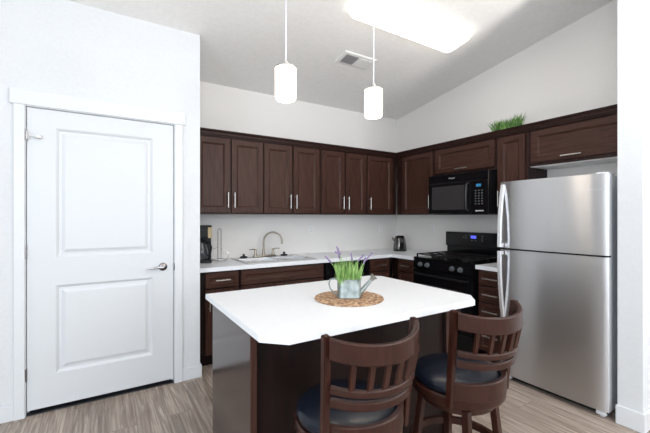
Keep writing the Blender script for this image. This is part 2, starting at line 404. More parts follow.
up_right('short wide dark cabinet directly above the black microwave', 2.085, 2.872, 1.848, (2.100, 2.850), 2.475, True)
up_right('narrow tall dark wall cabinet between microwave and refrigerator', 1.772, 2.085, UB, (1.800, 2.066), 2.045)
ft = up_right('wide short dark cabinet above the stainless refrigerator', .958, 1.772, 1.838, (1.000, 1.742), 1.405, True)
bm = bmesh.new(); box(bm, UFX+.045, XR-.001, .962, 1.768, 1.832, 1.8379); obj('underside_panel', bm, white_m, ft, label='white cabinet underside')
# top moulding, one run along both walls
bm = bmesh.new()
prof = [(0, UT-.004), (0, UT+.006), (.008, UT+.012), (.012, UT+.030), (.022, UT+.044), (.026, UT+.056)]
cells(bm, [.692, UFX, UFX+.03, XR-.001], [.958, UFY, UFY+.03, YB-.001], lambda i, j: not (i == 0 and j == 0), UT, UT+.052)
def runm(off, z):
    return [Vector((.692, UFY-off, z)), Vector((UFX-off, UFY-off, z)), Vector((UFX-off, .958, z))]
rows = [[bm.verts.new(p) for p in runm(o_-.001, z_)] for o_, z_ in prof] + [[bm.verts.new(p) for p in runm(-.012, UT+.056)]]
for a, b_ in zip(rows, rows[1:]):
    for k in range(2): bm.faces.new((a[k], a[k+1], b_[k+1], b_[k]))
tag(obj('crown_molding', bm, frame_m), 'dark wood moulding running along the top of all the wall cabinets', 'moulding')

CT, CB = .914, .876
def base_body(t, F, u0, u1, deep, toe=.07):
    """carcass with a recessed toe kick; F maps u, v, w"""
    bm = bmesh.new()
    def bx(ua, ub, va, vb, wa, wb):
        p, q = F(ua, va, wa), F(ub, vb, wb); box(bm, p.x, q.x, p.y, q.y, va, vb)
    bx(u0+.0005, u1-.0005, .105, CB-.001, -.020, -deep); bx(u0+.0005, u1-.0005, 0, .105, -.020-toe, -deep)
    obj('cabinet_body', bm, esp_shaded, t)
def drawer(t, F, u0, u1, v0, v1, hl=.14, m=None, rail=.034, hu=None):
    dd = obj('drawer', shaker(u0, u1, v0, v1, F, rail), m or esp_h, t)
    if hl: obj('handle', pull(F, (u0+u1)/2 if hu is None else hu, (v0+v1)/2, hl, False), nickel_m, dd, True)
def bdoor(t, F, u0, u1, v0, v1, hu):
    dd = obj('door', shaker(u0, u1, v0, v1, F), esp_m, t)
    obj('handle', pull(F, hu, v1-.11, .155), nickel_m, dd, True)
DB = YB-BFY-.001; DR = XR-BFX-.001
F = FB(BFY)
t = thing('base_cabinet', 'narrow dark base cabinet with one drawer under the coffee maker', 'cabinet', (.89, 3.56, 0))
base_body(t, F, .705, 1.085, DB); drawer(t, F, .765, 1.072, .722, .862, .135, rail=.042); bdoor(t, F, .765, 1.072, .120, .708, .800)
t = thing('base_cabinet', 'wide dark sink base cabinet with plain false drawer front', 'cabinet', (1.55, 3.56, 0))
# sink base: open box so the basins hang inside
bm = bmesh.new()
box(bm, 1.086, 1.106, 3.27, YB-.001, .105, CB-.001); box(bm, 2.005, 2.025, 3.27, YB-.001, .105, CB-.001); box(bm, 1.106, 2.005, 3.27, YB-.001, .105, .125)
box(bm, 1.106, 2.005, 3.27, 3.285, .125, CB-.001); box(bm, 1.0865, 2.0245, 3.34, 3.36, 0, .105)
obj('cabinet_body', bm, esp_shaded, t)
drawer(t, F, 1.095, 2.012, .722, .862, 0, rail=.042); bdoor(t, F, 1.095, 1.550, .120, .708, 1.52); bdoor(t, F, 1.557, 2.012, .120, .708, 1.587)
t = thing('dishwasher', 'black dishwasher under the counter right of the sink', 'dishwasher', (2.335, 3.56, 0))
bm = bmesh.new(); box(bm, 2.030, 2.640, BFY+.02, YB-.03, .02, CB-.003); obj('dishwasher_body', bm, blackp_m, t)
bm = bmesh.new(); box(bm, 2.034, 2.636, BFY-.012, BFY+.018, .110, .735, .004); obj('door', bm, black_m, t)
bm = bmesh.new(); box(bm, 2.034, 2.636, BFY-.014, BFY+.018, .742, CB-.006, .004); cp = obj('control_panel', bm, black_m, t)
bm = bmesh.new(); tube(bm, [(2.16, BFY-.032, .765), (2.51, BFY-.032, .765)], .008); box(bm, 2.17, 2.19, BFY-.03, BFY-.013, .758, .772); box(bm, 2.48, 2.50, BFY-.03, BFY-.013, .758, .772); obj('handle', bm, blackp_m, t, True)
t = thing('base_cabinet', 'dark drawer base cabinet between dishwasher and corner', 'cabinet', (2.83, 3.56, 0))
base_body(t, F, 2.645, 2.995, DB); 
for (a, b_) in ((.722, .862), (.525, .708), (.325, .511), (.120, .311)): drawer(t, F, 2.668, 2.965, a, b_, .14)
F = FR(BFX)
t = thing('base_cabinet', 'dark drawer base cabinet in the corner, left of the range', 'cabinet', (3.33, 3.05, 0))
base_body(t, F, 2.855, 3.268, DR)
for (a, b_) in ((.722, .862), (.525, .708), (.325, .511), (.120, .311)): drawer(t, F, 2.875, 3.150, a, b_, .14)
t = thing('base_cabinet', 'narrow dark four-drawer base cabinet between range and refrigerator', 'cabinet', (3.33, 1.93, 0))
base_body(t, F, 1.785, 2.078, DR)
for (a, b_) in ((.732, .862), (.575, .722), (.420, .565), (.120, .410)): drawer(t, F, 1.80, 2.064, a, b_, .15)
# countertops
CFX, CFY = 2.982, 3.222
SKX0, SKX1, SKY0, SKY1 = 1.19, 1.93, 3.325, 3.715
bm = bmesh.new()
xs = [.692, SKX0, SKX1, CFX, XR-.001]; ys = [2.853, CFY, SKY0, SKY1, YB-.001]
cells(bm, xs, ys, lambda i, j: not (j == 0 and i < 3) and not (i == 1 and j == 2), CB, CT, .002)
tag(obj('countertop', bm, top_m), 'long white L-shaped countertop with the sink set into it', 'countertop')
bm = bmesh.new(); box(bm, CFX, XR-.001, 1.783, 2.080, CB, CT, .003)
tag(obj('countertop', bm, top_m), 'short white countertop piece between range and refrigerator', 'countertop')

# sink
t = thing('kitchen_sink', 'stainless steel double-bowl sink set in the back countertop', 'sink', (1.56, 3.53, CT))
bm = bmesh.new()
xs = [1.165, 1.205, 1.545, 1.575, 1.915, 1.955]; ys = [3.300, 3.340, 3.700, 3.810]
cells(bm, xs, ys, lambda i, j: not (j == 1 and i in (1, 3)), CT+.0005, CT+.007, .002)
obj('sink_rim', bm, sink_m, t)
for (a, b_) in ((1.205, 1.545), (1.575, 1.915)):
    bm = bmesh.new(); fl = .735
    bx_ = [(a, 3.34, CT+.004), (b_, 3.34, CT+.004), (b_, 3.70, CT+.004), (a, 3.70, CT+.004)]
    tp = [bm.verts.new(p) for p in bx_]
    lo = [bm.verts.new((a+.02 if i in (0, 3) else b_-.02, 3.36 if i < 2 else 3.68, fl)) for i in range(4)]
    for k in range(4): bm.faces.new((tp[k], tp[(k+1) % 4], lo[(k+1) % 4], lo[k]))
    bm.faces.new(lo)
    lathe(bm, [(.045, fl+.0005), (.045, fl+.002), (.03, fl+.001), (0, fl+.001)], ((a+b_)/2, 3.52, 0), 20)
    obj('basin', bm, sink_m, t)
# faucet
FY = 3.765; FZ = CT+.0075
t = thing('faucet', 'satin nickel gooseneck faucet with two lever handles behind the sink', 'faucet', (1.54, FY, FZ))
bm = bmesh.new(); box(bm, 1.405, 1.675, FY-.022, FY+.022, FZ, FZ+.016, .006); obj('deck_plate', bm, faucet_m, t, True)
bm = bmesh.new(); dx, dy = .84, -.54
lathe(bm, [(.020, FZ+.014), (.020, FZ+.03), (.015, FZ+.045), (.015, FZ+.075), (.012, FZ+.08)], (1.530, FY, 0), 16)
pts = [(1.530, FY, FZ+.07), (1.530, FY, FZ+.16)]
for k in range(0, 11):
    a = PI - PI*1.08*k/10; rr = .105
    pts.append((1.530+dx*(rr+rr*math.cos(a)), FY+dy*(rr+rr*math.cos(a)), FZ+.17+rr*math.sin(a)))
tube(bm, pts, [.0105]*(len(pts)-1)+[.012], 12); obj('spout', bm, faucet_m, t, True)
for (xx, s) in ((1.432, -1), (1.645, 1)):
    bm = bmesh.new(); lathe(bm, [(.019, FZ+.014), (.019, FZ+.025), (.013, FZ+.045), (.014, FZ+.075), (.008, FZ+.09), (0, FZ+.091)], (xx, FY, 0), 14)
    tube(bm, [(xx, FY, FZ+.08), (xx+s*.03, FY-.01, FZ+.088), (xx+s*.075, FY-.02, FZ+.086)], [.007, .006, .005], 8); obj('handle', bm, faucet_m, t, True)
# stoppers
for (xx, yy, lb) in ((1.300, 3.775, 'dark sink stopper on the back rim left of the faucet'), (1.785, 3.765, 'dark sink stopper on the back rim right of the faucet')):
    z = FZ
    t = thing('sink_stopper', lb, 'sink stopper', (xx, yy, z))
    bm = bmesh.new(); lathe(bm, [(.040, z), (.042, z+.006), (.034, z+.014), (.012, z+.018), (.010, z+.026)], (xx, yy, 0), 20); obj('stopper_disc', bm, dark_m, t, True)
    bm = bmesh.new(); lathe(bm, [(.009, z+.025), (.017, z+.032), (.017, z+.038), (0, z+.042)], (xx, yy, 0), 14); obj('knob', bm, caff_m if xx < 1.5 else dark_m, t, True)

# coffee maker
t = thing('coffee_maker', 'black coffee maker with beige side panel and glass carafe', 'coffee maker', (.832, 3.68, CT), R(-12))
def place(bm): bmesh.ops.transform(bm, matrix=Matrix.Translation((.832, 3.68, CT)) @ Matrix.Rotation(R(-12), 4, 'Z'), verts=bm.verts); return bm
bm = bmesh.new(); box(bm, -.09, .09, -.115, .11, 0, .032, .008); box(bm, -.09, .09, .03, .11, .03, .25, .006); obj('base', place(bm), blackp_m, t)
bm = bmesh.new(); box(bm, -.09, .055, -.10, .11, .245, .362, .008); box(bm, -.05, .04, -.107, -.09, .25, .33, .006); obj('water_tank', place(bm), blackp_m, t)
bm = bmesh.new(); box(bm, .050, .092, -.095, .11, .245, .354, .006); obj('side_panel', place(bm), tan_m, t)
bm = bmesh.new(); box(bm, -.09, .092, -.10, .11, .354, .372, .006); obj('lid', place(bm), blackp_m, t)
bm = bmesh.new(); lathe(bm, [(.055, .033), (.066, .05), (.070, .10), (.058, .16), (.045, .19), (.047, .20)], (-.01, -.045, 0), 24); cf = obj('carafe', place(bm), glass_m, t, True)
bm = bmesh.new(); lathe(bm, [(.049, .195), (.050, .215), (.03, .225), (0, .226)], (-.01, -.045, 0), 20); tube(bm, [(.03, -.07, .20), (.075, -.085, .20), (.088, -.09, .15), (.075, -.085, .08), (.05, -.07, .07)], .008, 8); obj('handle', place(bm), blackp_m, cf, True)

# paper towel holder
hx, hy = 1.026, 3.748
t = thing('paper_towel_holder', 'empty chrome wire paper towel holder beside the coffee maker', 'paper towel holder', (hx, hy, CT))
bm = bmesh.new(); n = 28
tube(bm, [(hx+.075*math.cos(2*PI*k/n), hy+.075*math.sin(2*PI*k/n), CT+.006) for k in range(n)], .0045, 8, closed=True)
tube(bm, [(hx-.075, hy, CT+.006), (hx+.075, hy, CT+.006)], .004, 8); obj('base_ring', bm, chrome_m, t, True)
bm = bmesh.new(); tube(bm, [(hx-.017, hy, CT+.006), (hx-.017, hy, CT+.31), (hx-.012, hy, CT+.326), (hx, hy, CT+.333), (hx+.012, hy, CT+.326), (hx+.017, hy, CT+.31), (hx+.017, hy, CT+.006)], .0042, 8); obj('upright', bm, chrome_m, t, True)
bm = bmesh.new(); tube(bm, [(hx-.017, hy, CT+.14), (hx-.04, hy, CT+.128), (hx-.062, hy+.004, CT+.120)], .003, 8)
tube(bm, [(hx+.017, hy, CT+.13), (hx+.06, hy-.02, CT+.10), (hx+.095, hy-.03, CT+.055), (hx+.085, hy-.02, CT+.02), (hx+.07, hy, CT+.006)], .003, 8); obj('tension_arm', bm, chrome_m, t, True)

# kettle
kx, ky = 3.385, 3.505
t = thing('electric_kettle', 'black and steel electric kettle in the counter corner', 'kettle', (kx, ky, CT))
bm = bmesh.new(); lathe(bm, [(.088, CT), (.088, CT+.012), (.078, CT+.018), (.07, CT+.02)], (kx, ky, 0), 28); obj('base', bm, blackp_m, t, True)
bm = bmesh.new(); lathe(bm, [(.086, CT+.020), (.088, CT+.03), (.084, CT+.08), (.075, CT+.14), (.064, CT+.180), (.061, CT+.184)], (kx, ky, 0), 28)
tube(bm, [(kx-.05, ky+.045, CT+.14), (kx-.078, ky+.068, CT+.178)], [.020, .010], 8); obj('kettle_body', bm, caff_m, t, True)
bm = bmesh.new(); lathe(bm, [(.061, CT+.184), (.058, CT+.196), (.03, CT+.206), (0, CT+.207)], (kx, ky, 0), 24); obj('lid', bm, blackp_m, t, True)
bm = bmesh.new(); ax, ay = -.52, -.85
tube(bm, [(kx+ax*q, ky+ay*q, CT+z) for q, z in ((.040, .200), (.085, .198), (.112, .17), (.120, .12), (.112, .065), (.088, .035), (.074, .03))], [.012, .015, .017, .017, .017, .016, .012], 10, flat=(.026, .010)); obj('handle', bm, black_m, t, True)

# outlets
def outlet(label, F, u, v, kind, name='wall_outlet'):
    p = F(u, v, 0); t = thing(name, label, 'light switch' if kind else 'outlet', p)
    bm = bmesh.new(); q = []
    rings_panel(bm, u-.036, u+.036, v-.058, v+.058, [(0, 0.0005), (0, .004), (.003, .006)], F); obj('cover_plate', bm, white_m, t)
    if kind:
        bm = bmesh.new(); rings_panel(bm, u-.016, u+.016, v-.032, v+.032, [(0, .0055), (.001, .009)], F); obj('rocker', bm, white_m, t)
    else:
        for s in (-1, 1):
            bm = bmesh.new(); rings_panel(bm, u-.017, u+.017, v+s*.021-.014, v+s*.021+.014, [(0, .0055), (.002, .0075)], F); sk = obj('socket', bm, white_m, t)
            bm = bmesh.new()
            for o_ in (-.007, .007): rings_panel(bm, u+o_-.0013, u+o_+.0013, v+s*.021-.005, v+s*.021+.006, [(0, .0072), (0, .0078)], F)
            obj('slots', bm, gap_m, sk)
outlet('white outlet on the back wall left of the kettle', FB(YB), 3.36, 1.215, 0)
outlet('white outlet plate on the back wall right of the faucet', FB(YB), 2.21, 1.205, 0)
outlet('white outlet on the right wall between kettle and range', FR(XR), 3.20, 1.215, 0)

# ------------------------------------------------------------------ microwave
MX, MY0, MY1, MZ0, MZ1 = 3.225, 2.098, 2.866, 1.396, 1.846
t = thing('microwave_oven', 'black over-the-range microwave with blue clock display', 'microwave', (3.45, 2.476, MZ0))
bm = bmesh.new(); box(bm, MX+.03, XR-.001, MY0+.002, MY1, MZ0+.012, MZ1-.001, .003); box(bm, MX+.06, XR-.05, MY0+.04, MY1-.04, MZ0, MZ0+.014); obj('microwave_body', bm, blackp_m, t)
F = FR(MX)
bm = bmesh.new(); box(bm, MX+.004, MX+.032, MY0+.002, MY1, MZ1-.095, MZ1-.002, .004)
for k in range(5): box(bm, MX+.001, MX+.006, MY0+.04, MY1-.04, MZ1-.024-.010*k, MZ1-.021-.010*k) if k < 2 else None
gr = obj('top_grille', bm, black_m, t)
bm = bmesh.new(); py = MY0+.205
box(bm, MX, MX+.032, py+.003, MY1, MZ0+.012, MZ1-.099, .005); dr = obj('door', bm, black_m, t)
bm = bmesh.new(); rings_panel(bm, py+.075, MY1-.055, MZ0+.055, MZ1-.135, [(0, .0003), (0, .0025), (.008, .001)], F); obj('door_window', bm, window_m, dr)
bm = bmesh.new(); tube(bm, [F(py+.032, MZ0+.045, 0), F(py+.030, MZ0+.06, .030), F(py+.027, MZ0+.19, .044), F(py+.030, MZ1-.135, .030), F(py+.032, MZ1-.12, 0)], .012, 10); obj('handle', bm, window_m, dr, True)
bm = bmesh.new(); box(bm, MX, MX+.032, MY0+.002, py, MZ0+.012, MZ1-.099, .005); pn = obj('control_panel', bm, black_m, t)
bm = bmesh.new(); rings_panel(bm, MY0+.085, MY0+.140, MZ1-.165, MZ1-.137, [(0, .0002), (0, .0012)], F); obj('display', bm, bluelcd_m, pn)
for r_ in range(6):
    for c_ in range(3):
        bm = bmesh.new(); u = MY0+.065+c_*.036; v = MZ1-.205-.027*r_
        rings_panel(bm, u, u+.018, v-.006, v+.006, [(0, .0002), (0, .001)], F); obj('button', bm, btn_m, pn)
bm = bmesh.new(); rings_panel(bm, MY0+.055, MY0+.150, MZ0+.032, MZ0+.044, [(0, .0002), (0, .001)], F); obj('start_button', bm, logo_m, pn)
obj('lettering', text_bm('Whirlpool', .019, lambda x, y, z: Vector((MX+.0034-z, MY0+.445-x, MZ1-.050+y))), logo_m, gr, label='small silver maker name')

# ------------------------------------------------------------------ gas range
RX, RY0, RY1 = 2.955, 2.086, 2.848
t = thing('gas_range', 'black gas range with grates, knobs and a tall backguard', 'range', (3.3, 2.467, 0))
bm = bmesh.new(); box(bm, RX+.045, 3.60, RY0, RY1, .03, .895); obj('range_body', bm, black_m, t)
bm = bmesh.new(); box(bm, RX+.012, 3.59, RY0-.004, RY1+.004, .893, .924, .005); ck = obj('cooktop', bm, black_m, t)
F = FR(RX)
bm = bmesh.new(); box(bm, RX, RX+.05, RY0+.004, RY1-.004, .800, .892, .006); cp = obj('control_panel', bm, black_m, t)
Mx = Matrix.Rotation(R(-90), 4, 'Y')
for yy in (RY1-.111, RY1-.208, RY0+.234, RY0+.136):
    bm = bmesh.new(); lathe(bm, [(.026, 0), (.026, .006), (.020, .010), (.018, .030), (0, .031)], (RX+.001, yy, .850), 20, M=Mx); box(bm, RX-.036, RX-.028, yy-.004, yy+.004, .834, .866, .001)
    obj('knob', bm, knob_m, t, True)
bm = bmesh.new(); box(bm, RX, RX+.045, RY0+.004, RY1-.004, .235, .793, .006); od = obj('oven_door', bm, black_m, t)
bm = bmesh.new(); rings_panel(bm, RY0+.13, RY1-.13, .36, .64, [(0, .0003), (0, .002), (.006, .001)], F); obj('oven_window', bm, window_m, od)
bm = bmesh.new(); tube(bm, [F(RY0+.05, .748, 0), F(RY0+.055, .748, .04), F(RY1-.055, .748, .04), F(RY1-.05, .748, 0)], .011, 10); obj('handle', bm, blackp_m, od, True)
bm = bmesh.new(); box(bm, RX, RX+.045, RY0+.004, RY1-.004, .06, .228, .006); obj('storage_drawer', bm, black_m, t)
for (gx, gy) in ((3.11, RY0+.19), (3.11, RY1-.19), (3.37, RY0+.19), (3.37, RY1-.19)):
    bm = bmesh.new(); lathe(bm, [(.05, .924), (.048, .934), (.035, .936), (.033, .944), (0, .945)], (gx, gy, 0), 20); obj('burner', bm, grate_m, t, True)
for (g0, g1) in ((RY0+.025, RY0+.375), (RY1-.375, RY1-.025)):
    bm = bmesh.new(); z0, z1 = .950, .962; w = .007
    for xx in (2.99, 3.11, 3.24, 3.37, 3.485): box(bm, xx-w, xx+w, g0, g1, z0, z1, .002)
    for yy in (g0+w, (g0+g1)/2, g1-w): box(bm, 2.983, 3.492, yy-w, yy+w, z0, z1, .002)
    for xx in (2.99, 3.24, 3.485):
        for yy in (g0+w, g1-w): box(bm, xx-w, xx+w, yy-w, yy+w, .9245, z0+.002)
    obj('grate', bm, grate_m, t)
# backguard
bm = bmesh.new(); box(bm, 3.535, 3.590, RY0, RY1, .89, 1.190); box(bm, 3.510, 3.592, RY0-.004, RY1+.004, 1.030, 1.196, .008)
bgd = obj('backguard', bm, black_m, t)
F = FR(3.510)
bm = bmesh.new(); rings_panel(bm, 2.435, 2.505, 1.128, 1.160, [(0, .0002), (0, .0012)], F); obj('display', bm, violet_m, bgd)
for (u, v) in ((2.36, 1.155), (2.36, 1.13), (2.36, 1.105), (2.57, 1.155), (2.57, 1.13), (2.60, 1.14), (2.445, 1.105), (2.49, 1.105)):
    bm = bmesh.new(); rings_panel(bm, u-.009, u+.009, v-.005, v+.005, [(0, .0002), (0, .001)], F); obj('button', bm, btn_m, bgd)

# ------------------------------------------------------------------ refrigerator
GX, GY0, GY1, GZ = 2.864, 1.000, 1.768, 1.672
t = thing('refrigerator', 'tall stainless steel top-freezer refrigerator beside the white stub wall', 'refrigerator', (3.25, 1.384, 0))
bm = bmesh.new(); box(bm, GX+.085, 3.60, GY0+.012, GY1-.006, .03, GZ-.012, .004); obj('refrigerator_body', bm, side_m, t)
def fdoor(z0, z1):
    bm = bmesh.new(); t_ = bmesh.new(); n = 14; rows = []
    for k in range(n+1):
        y = GY0+(GY1-GY0)*k/n; q = (k/n-.5)*2
        xb = GX+.012*abs(q)**2.5 + (.010 if k in (0, n) else 0)
        rows.append((xb, y))
    fr = [[bm.verts.new((x, y, z)) for (x, y) in rows] for z in (z0, z1)]
    bk = [[bm.verts.new((GX+.075, y, z)) for y in (GY0, GY1)] for z in (z0, z1)]
    for k in range(n): bm.faces.new((fr[0][k], fr[0][k+1], fr[1][k+1], fr[1][k]))
    bm.faces.new((fr[0][0], fr[1][0], bk[1][0], bk[0][0])).material_index = 1; bm.faces.new((fr[0][n], bk[0][1], bk[1][1], fr[1][n])).material_index = 1; bm.faces.new((bk[0][0], bk[1][0], bk[1][1], bk[0][1]))
    bm.faces.new(fr[0][::-1]+[bk[0][0], bk[0][1]]); bm.faces.new(fr[1]+[bk[1][1], bk[1][0]])
    return bm
up = obj('freezer_door', fdoor(1.107, GZ-.004), [steel_m, side_m], t, True)
lo_ = obj('refrigerator_door', fdoor(.045, 1.094), [steel_m, side_m], t, True)
bm = bmesh.new(); box(bm, GX+.03, GX+.085, GY0+.01, GY1-.01, .028, GZ-.014); obj('door_gasket', bm, gap_m, t)
HY = GY1-.028
def handle(z_tip, z_far, s):
    bm = bmesh.new(); pts = []
    for k in range(15):
        q = k/14; z = z_tip+(z_far-z_tip)*q; w = .052*(1-q**2.2) 
        pts.append((z, w))
    L0 = []
    for (z, w) in pts:
        x = GX-w; L0.append([bm.verts.new(p) for p in ((x+.010, HY+.016, z), (x, HY+.012, z), (x, HY-.012, z), (x+.010, HY-.016, z), (x+.026, HY-.012, z), (x+.026, HY+.012, z))])
    for A, Bq in zip(L0, L0[1:]):
        for k in range(6): bm.faces.new((A[k], A[(k+1) % 6], Bq[(k+1) % 6], Bq[k]))
    bm.faces.new(L0[0][::-1]); bm.faces.new(L0[-1])
    box(bm, GX-.040, GX+.004, HY-.010, HY+.010, min(z_tip, z_tip+s*.03), max(z_tip, z_tip+s*.03))
    return bm
obj('handle', handle(1.118, 1.645, 1), hand_m, up, True); obj('handle', handle(1.084, .52, -1), hand_m, lo_, True)
obj('lettering', text_bm('Whirlpool', .021, lambda x, y, z: Vector((GX+.0048-z, 1.078-x, 1.560+y))), side_m, up, label='small grey maker name')
bm = bmesh.new(); box(bm, GX+.02, GX+.14, GY0+.008, GY0+.075, GZ-.012, GZ+.006, .004); obj('hinge_cap', bm, side_m, t)
bm = bmesh.new(); box(bm, GX+.06, GX+.09, GY0+.03, GY1-.03, .004, .045); obj('toe_grille', bm, gap_m, t)
for yy in (GY0+.045, GY1-.06):
    bm = bmesh.new(); box(bm, GX+.02, GX+.055, yy-.03, yy+.03, .012, .040, .004); lathe(bm, [(.016, 0), (.016, .014)], (GX+.045, yy, 0), 12); obj('foot', bm, side_m, t)

# ------------------------------------------------------------------ island
IX0, IX1, IY0, IY1 = .505, 1.815, 1.205, 2.145
t = thing('kitchen_island', 'dark wood island cabinet with glossy end panel', 'kitchen island', (1.15, 1.7, 0))
bm = bmesh.new(); box(bm, .546, 1.752, 1.440, 2.008, 0, CB+.005); obj('cabinet_body', bm, esp_shaded, t)
bm = bmesh.new(); box(bm, .517, .545, 1.420, 2.030, 0, CB+.005, .0015); obj('end_panel', bm, panel_m, t, label='glossy dark brown end panel')
bm = bmesh.new(); box(bm, 1.753, 1.781, 1.420, 2.030, 0, CB+.005, .0015); obj('end_panel', bm, panel_m, t)
for a, b_ in ((.517, .545), (1.753, 1.781)):
    bm = bmesh.new(); box(bm, a, b_, 1.4165, 1.4198, 0, CB+.005, .0005); obj('edge_strip', bm, esp_m, t)
F2 = lambda u, v, w: Vector((u, 2.030+w, v))
for (a, b_) in ((.56, .945), (.955, 1.34), (1.35, 1.738)):
    dd = obj('door', shaker(a, b_, .12, .70, F2), esp_m, t); obj('handle', pull(F2, b_-.03, .59, .155), nickel_m, dd, True)
    dd = obj('drawer', shaker(a, b_, .715, .860, F2, .034), esp_h, t); obj('handle', pull(F2, (a+b_)/2, .787, .14, False), nickel_m, dd, True)
bm = bmesh.new(); c1 = .088
poly = [(IX0, IY0+c1), (IX0+c1, IY0), (IX1-c1, IY0), (IX1, IY0+c1), (IX1, IY1-.07), (IX1-.07, IY1), (IX0, IY1)]
tz0 = .8825
a = [bm.verts.new((x, y, tz0)) for x, y in poly]; b_ = [bm.verts.new((x, y, CT)) for x, y in poly]; k_ = len(poly)
bm.faces.new(a[::-1]); bm.faces.new(b_)
for k in range(k_): bm.faces.new((a[k], a[(k+1) % k_], b_[(k+1) % k_], b_[k]))
bmesh.ops.bevel(bm, geom=[e for e in bm.edges], offset=.0025, segments=2, affect='EDGES')
tag(obj('island_countertop', bm, top_m), 'white island countertop with clipped corners', 'countertop')

# placemat
PX, PY = 1.158, 1.600
bm = bmesh.new(); t_ = .006
prof = [(0, CT), (.188, CT), (.193, CT+.003)] 
for k in range(24): prof.append((.192-k*.008, CT+.0065+(.0012 if k % 2 else 0)))
prof.append((0, CT+.0065)); lathe(bm, prof, (PX, PY, 0), 64)
tag(obj('placemat', bm, mat_m, smooth=True), 'round woven seagrass placemat on the island', 'placemat')
# watering can
WZ = CT+.0085; RZ = R(-32)
t = thing('watering_can', 'small galvanised metal watering can on the placemat', 'watering can', (PX, PY, WZ), RZ)
def pl2(bm): bmesh.ops.transform(bm, matrix=Matrix.Translation((PX, PY, WZ)) @ Matrix.Rotation(RZ, 4, 'Z'), verts=bm.verts); return bm
def superring(rx, ry, z, n=40, p=3.2):
    out = []
    for k in range(n):
        a_ = 2*PI*k/n; c_, s_ = math.cos(a_), math.sin(a_)
        out.append((rx*math.copysign(abs(c_)**(2/p), c_), ry*math.copysign(abs(s_)**(2/p), s_), z))
    return out
bm = bmesh.new()
rs = [superring(*a_) for a_ in ((.064, .044, 0), (.068, .047, .002), (.068, .047, .006), (.066, .046, .008), (.0655, .046, .098), (.068, .048, .100), (.068, .048, .105), (.064, .044, .105), (.063, .043, .06))]
vr = [[bm.verts.new(p) for p in r_] for r_ in rs]
for A, Bq in zip(vr, vr[1:]):
    for k in range(40): bm.faces.new((A[k], A[(k+1) % 40], Bq[(k+1) % 40], Bq[k]))
bm.faces.new(vr[0][::-1]); bm.faces.new(vr[-1]); obj('can_body', pl2(bm), galv_m, t, True)
bm = bmesh.new(); tube(bm, [(-.064, 0, .096), (-.085, 0, .104), (-.105, 0, .098), (-.112, 0, .075), (-.104, 0, .045), (-.085, 0, .025), (-.064, 0, .014)], .004, 8, flat=(.008, .0035)); obj('handle', pl2(bm), galv_m, t, True)
bm = bmesh.new(); tube(bm, [(.060, 0, .022), (.085, 0, .050), (.112, 0, .082), (.128, 0, .100)], [.017, .012, .009, .008], 14); sp = obj('spout', pl2(bm), galv_m, t, True)
bm = bmesh.new(); tube(bm, [(.124, 0, .094), (.134, 0, .107), (.142, 0, .116), (.1435, 0, .1175)], [.009, .013, .021, .021], 18); obj('rose', pl2(bm), galvd_m, sp, True, label='rusty brown sprinkler rose')
# lavender
t = thing('lavender_plant', 'green lavender with purple flower spikes growing in the watering can', 'plant', (PX, PY, WZ+.06), RZ)
def blade(bm, b0, tip, w, bend=.3, n=5):
    b0, tip = Vector(b0), Vector(tip); d_ = tip-b0; side = d_.cross(Vector((random.uniform(-1, 1), random.uniform(-1, 1), .2))).normalized()
    out = Vector((d_.x, d_.y, 0)); rows = []
    for k in range(n+1):
        q = k/n; p = b0+d_*q - Vector((out.x, out.y, 0))*bend*q*(1-q)
        ww = w*(1-q)**.6+.0002
        rows.append((bm.verts.new(p-side*ww), bm.verts.new(p+side*ww)))
    for A, Bq in zip(rows, rows[1:]): bm.faces.new((A[0], A[1], Bq[1], Bq[0]))
bm = bmesh.new()
for k in range(250):
    x_ = random.uniform(-.058, .058); y_ = random.uniform(-.038, .038)
    l_ = random.uniform(.055, .150)*(1-.15*abs(x_)/.06)
    blade(bm, (x_, y_, .062), (x_*1.35+random.uniform(-.014, .014), y_*1.5+random.uniform(-.02, .02), .075+l_), random.uniform(.0018, .0038))
obj('foliage', pl2(bm), green_m, t)
def spike(b0, m_, tip):
    bm = bmesh.new(); b0, m_, tip = Vector(b0), Vector(m_), Vector(tip)
    tube(bm, [b0, (b0+m_)/2+Vector((0, 0, .01)), m_], .0012, 6); st = obj('stem', pl2(bm), green_m, t, True)
    bm = bmesh.new(); n = 9
    pts = [m_+(tip-m_)*k/n for k in range(n+1)]; tube(bm, pts, [.002]+[.0055 if k % 2 else .0040 for k in range(n-1)]+[.0008], 8); obj('flower_spike', pl2(bm), lav_m, t, True, label='purple flower spike')
for s_ in (((-.045, 0, .10), (-.098, -.01, .190), (-.134, -.015, .234)), ((-.02, 0, .12), (-.046, 0, .230), (-.070, .0, .286)), ((-.03, .01, .12), (-.052, .01, .212), (-.064, .01, .264)), ((-.035, .01, .12), (-.050, -.01, .240), (-.080, -.01, .254)),
           ((.0, 0, .12), (.018, 0, .200), (.012, 0, .250)), ((.02, 0, .12), (.048, 0, .198), (.084, 0, .238)), ((.04, 0, .10), (.088, 0, .200), (.134, 0, .250)), ((.045, 0, .1), (.082, 0, .185), (.094, .01, .222))): spike(*s_)
